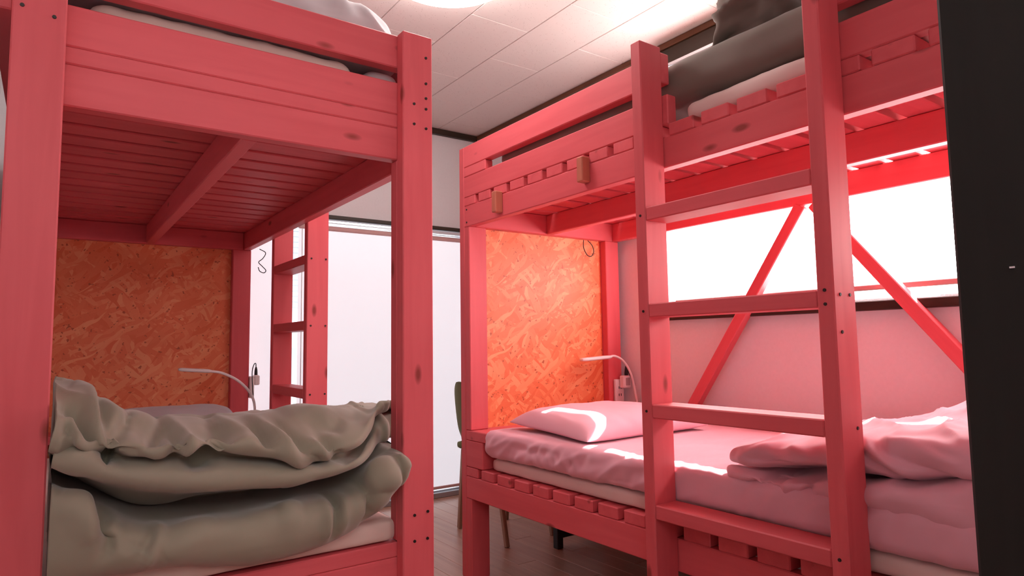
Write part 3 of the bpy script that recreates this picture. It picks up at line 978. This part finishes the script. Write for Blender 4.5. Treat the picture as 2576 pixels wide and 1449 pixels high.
tag(softbox('blanket', 0.685, 0.797, 1.65, 3.42, 1.5855, 1.732, 0.04, GREYB, None, (10, 60, 8), mdisp(0.004, 6)), 'rolled grey blanket between mattress and rail of the left upper berth', 'blanket')

# ---------------------------------------------------------------- reading lamps, outlets, cables
def reading_lamp(label, pts, head, hw, grp):
    t = thing('reading_lamp', label, 'reading lamp', pts[0], grp)
    tube('gooseneck', pts, 0.006, WHITEP, t)
    h0, h1 = Vector(head[0]), Vector(head[1])
    d = (h1 - h0)
    side = Vector((0, 0, 1)).cross(d).normalized()
    K = []
    for s in (0.0, 0.12, 0.5, 0.88, 1.0):
        c = h0 + d * s
        ww = hw * (0.55 if s in (0.0, 1.0) else 1)
        th = 0.005 if s in (0.0, 1.0) else 0.008
        K.append([tuple(c + side * ww * ca + Vector((0, 0, th)) * sa) for ca, sa in ((1, 0), (0.8, 0.9), (0, 1), (-0.8, 0.9), (-1, 0), (-0.8, -0.9), (0, -1), (0.8, -0.9))])
    loft('lamp_head', K, 18, 24, WHITEP, t)
    b = Vector(pts[0])
    board(t, 'clamp', b.x - 0.018, b.x + 0.018, b.y - 0.022, b.y + 0.022, b.z - 0.03, b.z + 0.02, WHITEP, 0.004)
    return t
reading_lamp('white gooseneck reading lamp over the pink pillow', [(2.30, 2.20, 0.56), (2.325, 2.25, 0.70), (2.318, 2.27, 0.80), (2.29, 2.29, 0.862), (2.24, 2.295, 0.888), (2.205, 2.30, 0.886)],
             ((2.215, 2.30, 0.886), (2.025, 2.30, 0.876)), 0.02, 'gooseneck reading lamps')
reading_lamp('white gooseneck reading lamp beside the blue-grey pillow of the left bunk', [(0.79, 3.20, 0.52), (0.80, 3.21, 0.66), (0.785, 3.22, 0.735), (0.73, 3.22, 0.80), (0.66, 3.22, 0.84), (0.605, 3.22, 0.852)],
             ((0.61, 3.22, 0.852), (0.475, 3.22, 0.864)), 0.02, 'gooseneck reading lamps')

ot = thing('power_outlet', 'white power outlet with adapter and dark cord on the post behind the pink pillow', 'outlet', (2.288, 2.333, 0.665), 'bedside outlets')
op = board(ot, 'outlet_plate', 2.258, 2.318, 2.318, 2.3335, 0.665, 0.775, WHITEP, 0.004)
for zz in (0.70, 0.735):
    for dx in (-0.007, 0.007):
        sl = board(ot, 'slot', 2.288 + dx - 0.0015, 2.288 + dx + 0.0015, 2.3165, 2.3185, zz - 0.006, zz + 0.006, BLACKP, 0)
        under(op, sl)
board(ot, 'conduit', 2.278, 2.298, 2.322, 2.3335, 0.605, 0.665, WHITEP, 0.003)
ad = board(ot, 'adapter', 2.283, 2.338, 2.285, 2.3178, 0.733, 0.793, WHITEP, 0.006)
aw = board(ot, 'adapter_window', 2.297, 2.325, 2.2838, 2.2855, 0.745, 0.782, flat('grey_panel', (0.42, 0.33, 0.33), 0.4), 0.001)
under(ad, aw)
tube('power_cord', [(2.318, 2.30, 0.793), (2.32, 2.30, 0.83), (2.326, 2.29, 0.80), (2.338, 2.27, 0.76), (2.332, 2.26, 0.70), (2.325, 2.25, 0.66), (2.315, 2.24, 0.61)], 0.0024, BLACKP, ot)
lathe('plug', [(0, 0.048), (0.004, 0.046), (0.007, 0.03), (0.009, 0.012), (0.009, 0), (0, 0)], BLACKP, ot, 16, (2.318, 2.302, 0.7935))
tag(tube('cable_loop', [(2.085, 2.33, 1.448), (2.08, 2.325, 1.41), (2.098, 2.32, 1.375), (2.125, 2.32, 1.372), (2.142, 2.322, 1.395), (2.135, 2.325, 1.425), (2.112, 2.33, 1.448)], 0.0022, BLACKP), 'black cable loop hanging in front of the orange strand board', 'cable')

ot2 = thing('power_outlet', 'pink-lit outlet box with adapter on the far post of the left bunk', 'outlet', (0.858, 3.49, 0.70), 'bedside outlets')
board(ot2, 'outlet_plate', 0.8425, 0.865, 3.49, 3.55, 0.70, 0.81, WHITEP, 0.004)
board(ot2, 'adapter', 0.8652, 0.892, 3.49, 3.535, 0.765, 0.815, WHITEP, 0.005)
lathe('plug', [(0, 0.042), (0.004, 0.04), (0.007, 0.026), (0.008, 0.01), (0.008, 0), (0, 0)], BLACKP, ot2, 16, (0.877, 3.512, 0.8155))
tube('power_cord', [(0.877, 3.512, 0.855), (0.872, 3.50, 0.875), (0.858, 3.48, 0.868), (0.848, 3.47, 0.83), (0.85, 3.46, 0.74), (0.855, 3.44, 0.66), (0.86, 3.40, 0.58)], 0.0024, BLACKP, ot2)
tag(tube('cable_loop', [(0.855, 3.40, 1.452), (0.885, 3.40, 1.435), (0.872, 3.40, 1.405), (0.852, 3.40, 1.385), (0.87, 3.40, 1.365), (0.888, 3.40, 1.345), (0.878, 3.40, 1.332), (0.858, 3.40, 1.34), (0.85, 3.40, 1.36)], 0.0022, BLACKP),
    'black cable loop hanging from the rail of the left bunk', 'cable')

# ---------------------------------------------------------------- chair and black table behind the right bunk
ch = thing('chair', 'olive-backed chair behind the far post of the right bunk', 'chair', (1.92, 2.82, 0))
K = []
for s, zz in enumerate((0.46, 0.52, 0.62, 0.71, 0.755, 0.765)):
    ww = (0.17, 0.19, 0.195, 0.185, 0.15, 0.10)[s]
    xb = 1.775 - 0.012 * s
    K.append([(xb + 0.012 * c + 0.03 * (abs(k) ** 2), 2.84 + ww * k, zz) for k, c in ((-1, 0), (-0.6, 1), (0, 1.2), (0.6, 1), (1, 0), (0.6, -1), (0, -1.2), (-0.6, -1))])
loft('backrest', K, 24, 32, OLIVE, ch)
softbox('seat', 1.77, 2.14, 2.66, 3.02, 0.41, 0.455, 0.02, OLIVE, ch, (10, 10, 4))
for (tx, ty, bx_, by_) in ((1.80, 2.69, 1.80, 2.60), (2.10, 2.69, 2.09, 2.62), (1.80, 2.99, 1.79, 3.02), (2.10, 2.99, 2.08, 3.01)):
    bar(ch, 'leg', (tx, ty, 0.41), (bx_, by_, 0.0), 0.024, 0.02, CHAIRLEG, (1, 0, 0))
for yy in (2.72, 2.96):
    bar(ch, 'back_support', (1.79, yy, 0.42), (1.775, yy, 0.52), 0.02, 0.015, CHAIRLEG, (0, 1, 0))
tb = thing('low_stand', 'narrow low black stand just behind the head of the right bunk', 'stand', (2.12, 2.44, 0))
for tx in (1.965, 2.28):
    board(tb, 'leg', tx, tx + 0.035, 2.425, 2.46, 0, 0.30, BLACKP)
board(tb, 'tabletop', 1.94, 2.33, 2.4125, 2.475, 0.30, 0.325, BLACKP)
board(tb, 'stretcher', 2.0005, 2.2795, 2.432, 2.455, 0.045, 0.075, BLACKP)
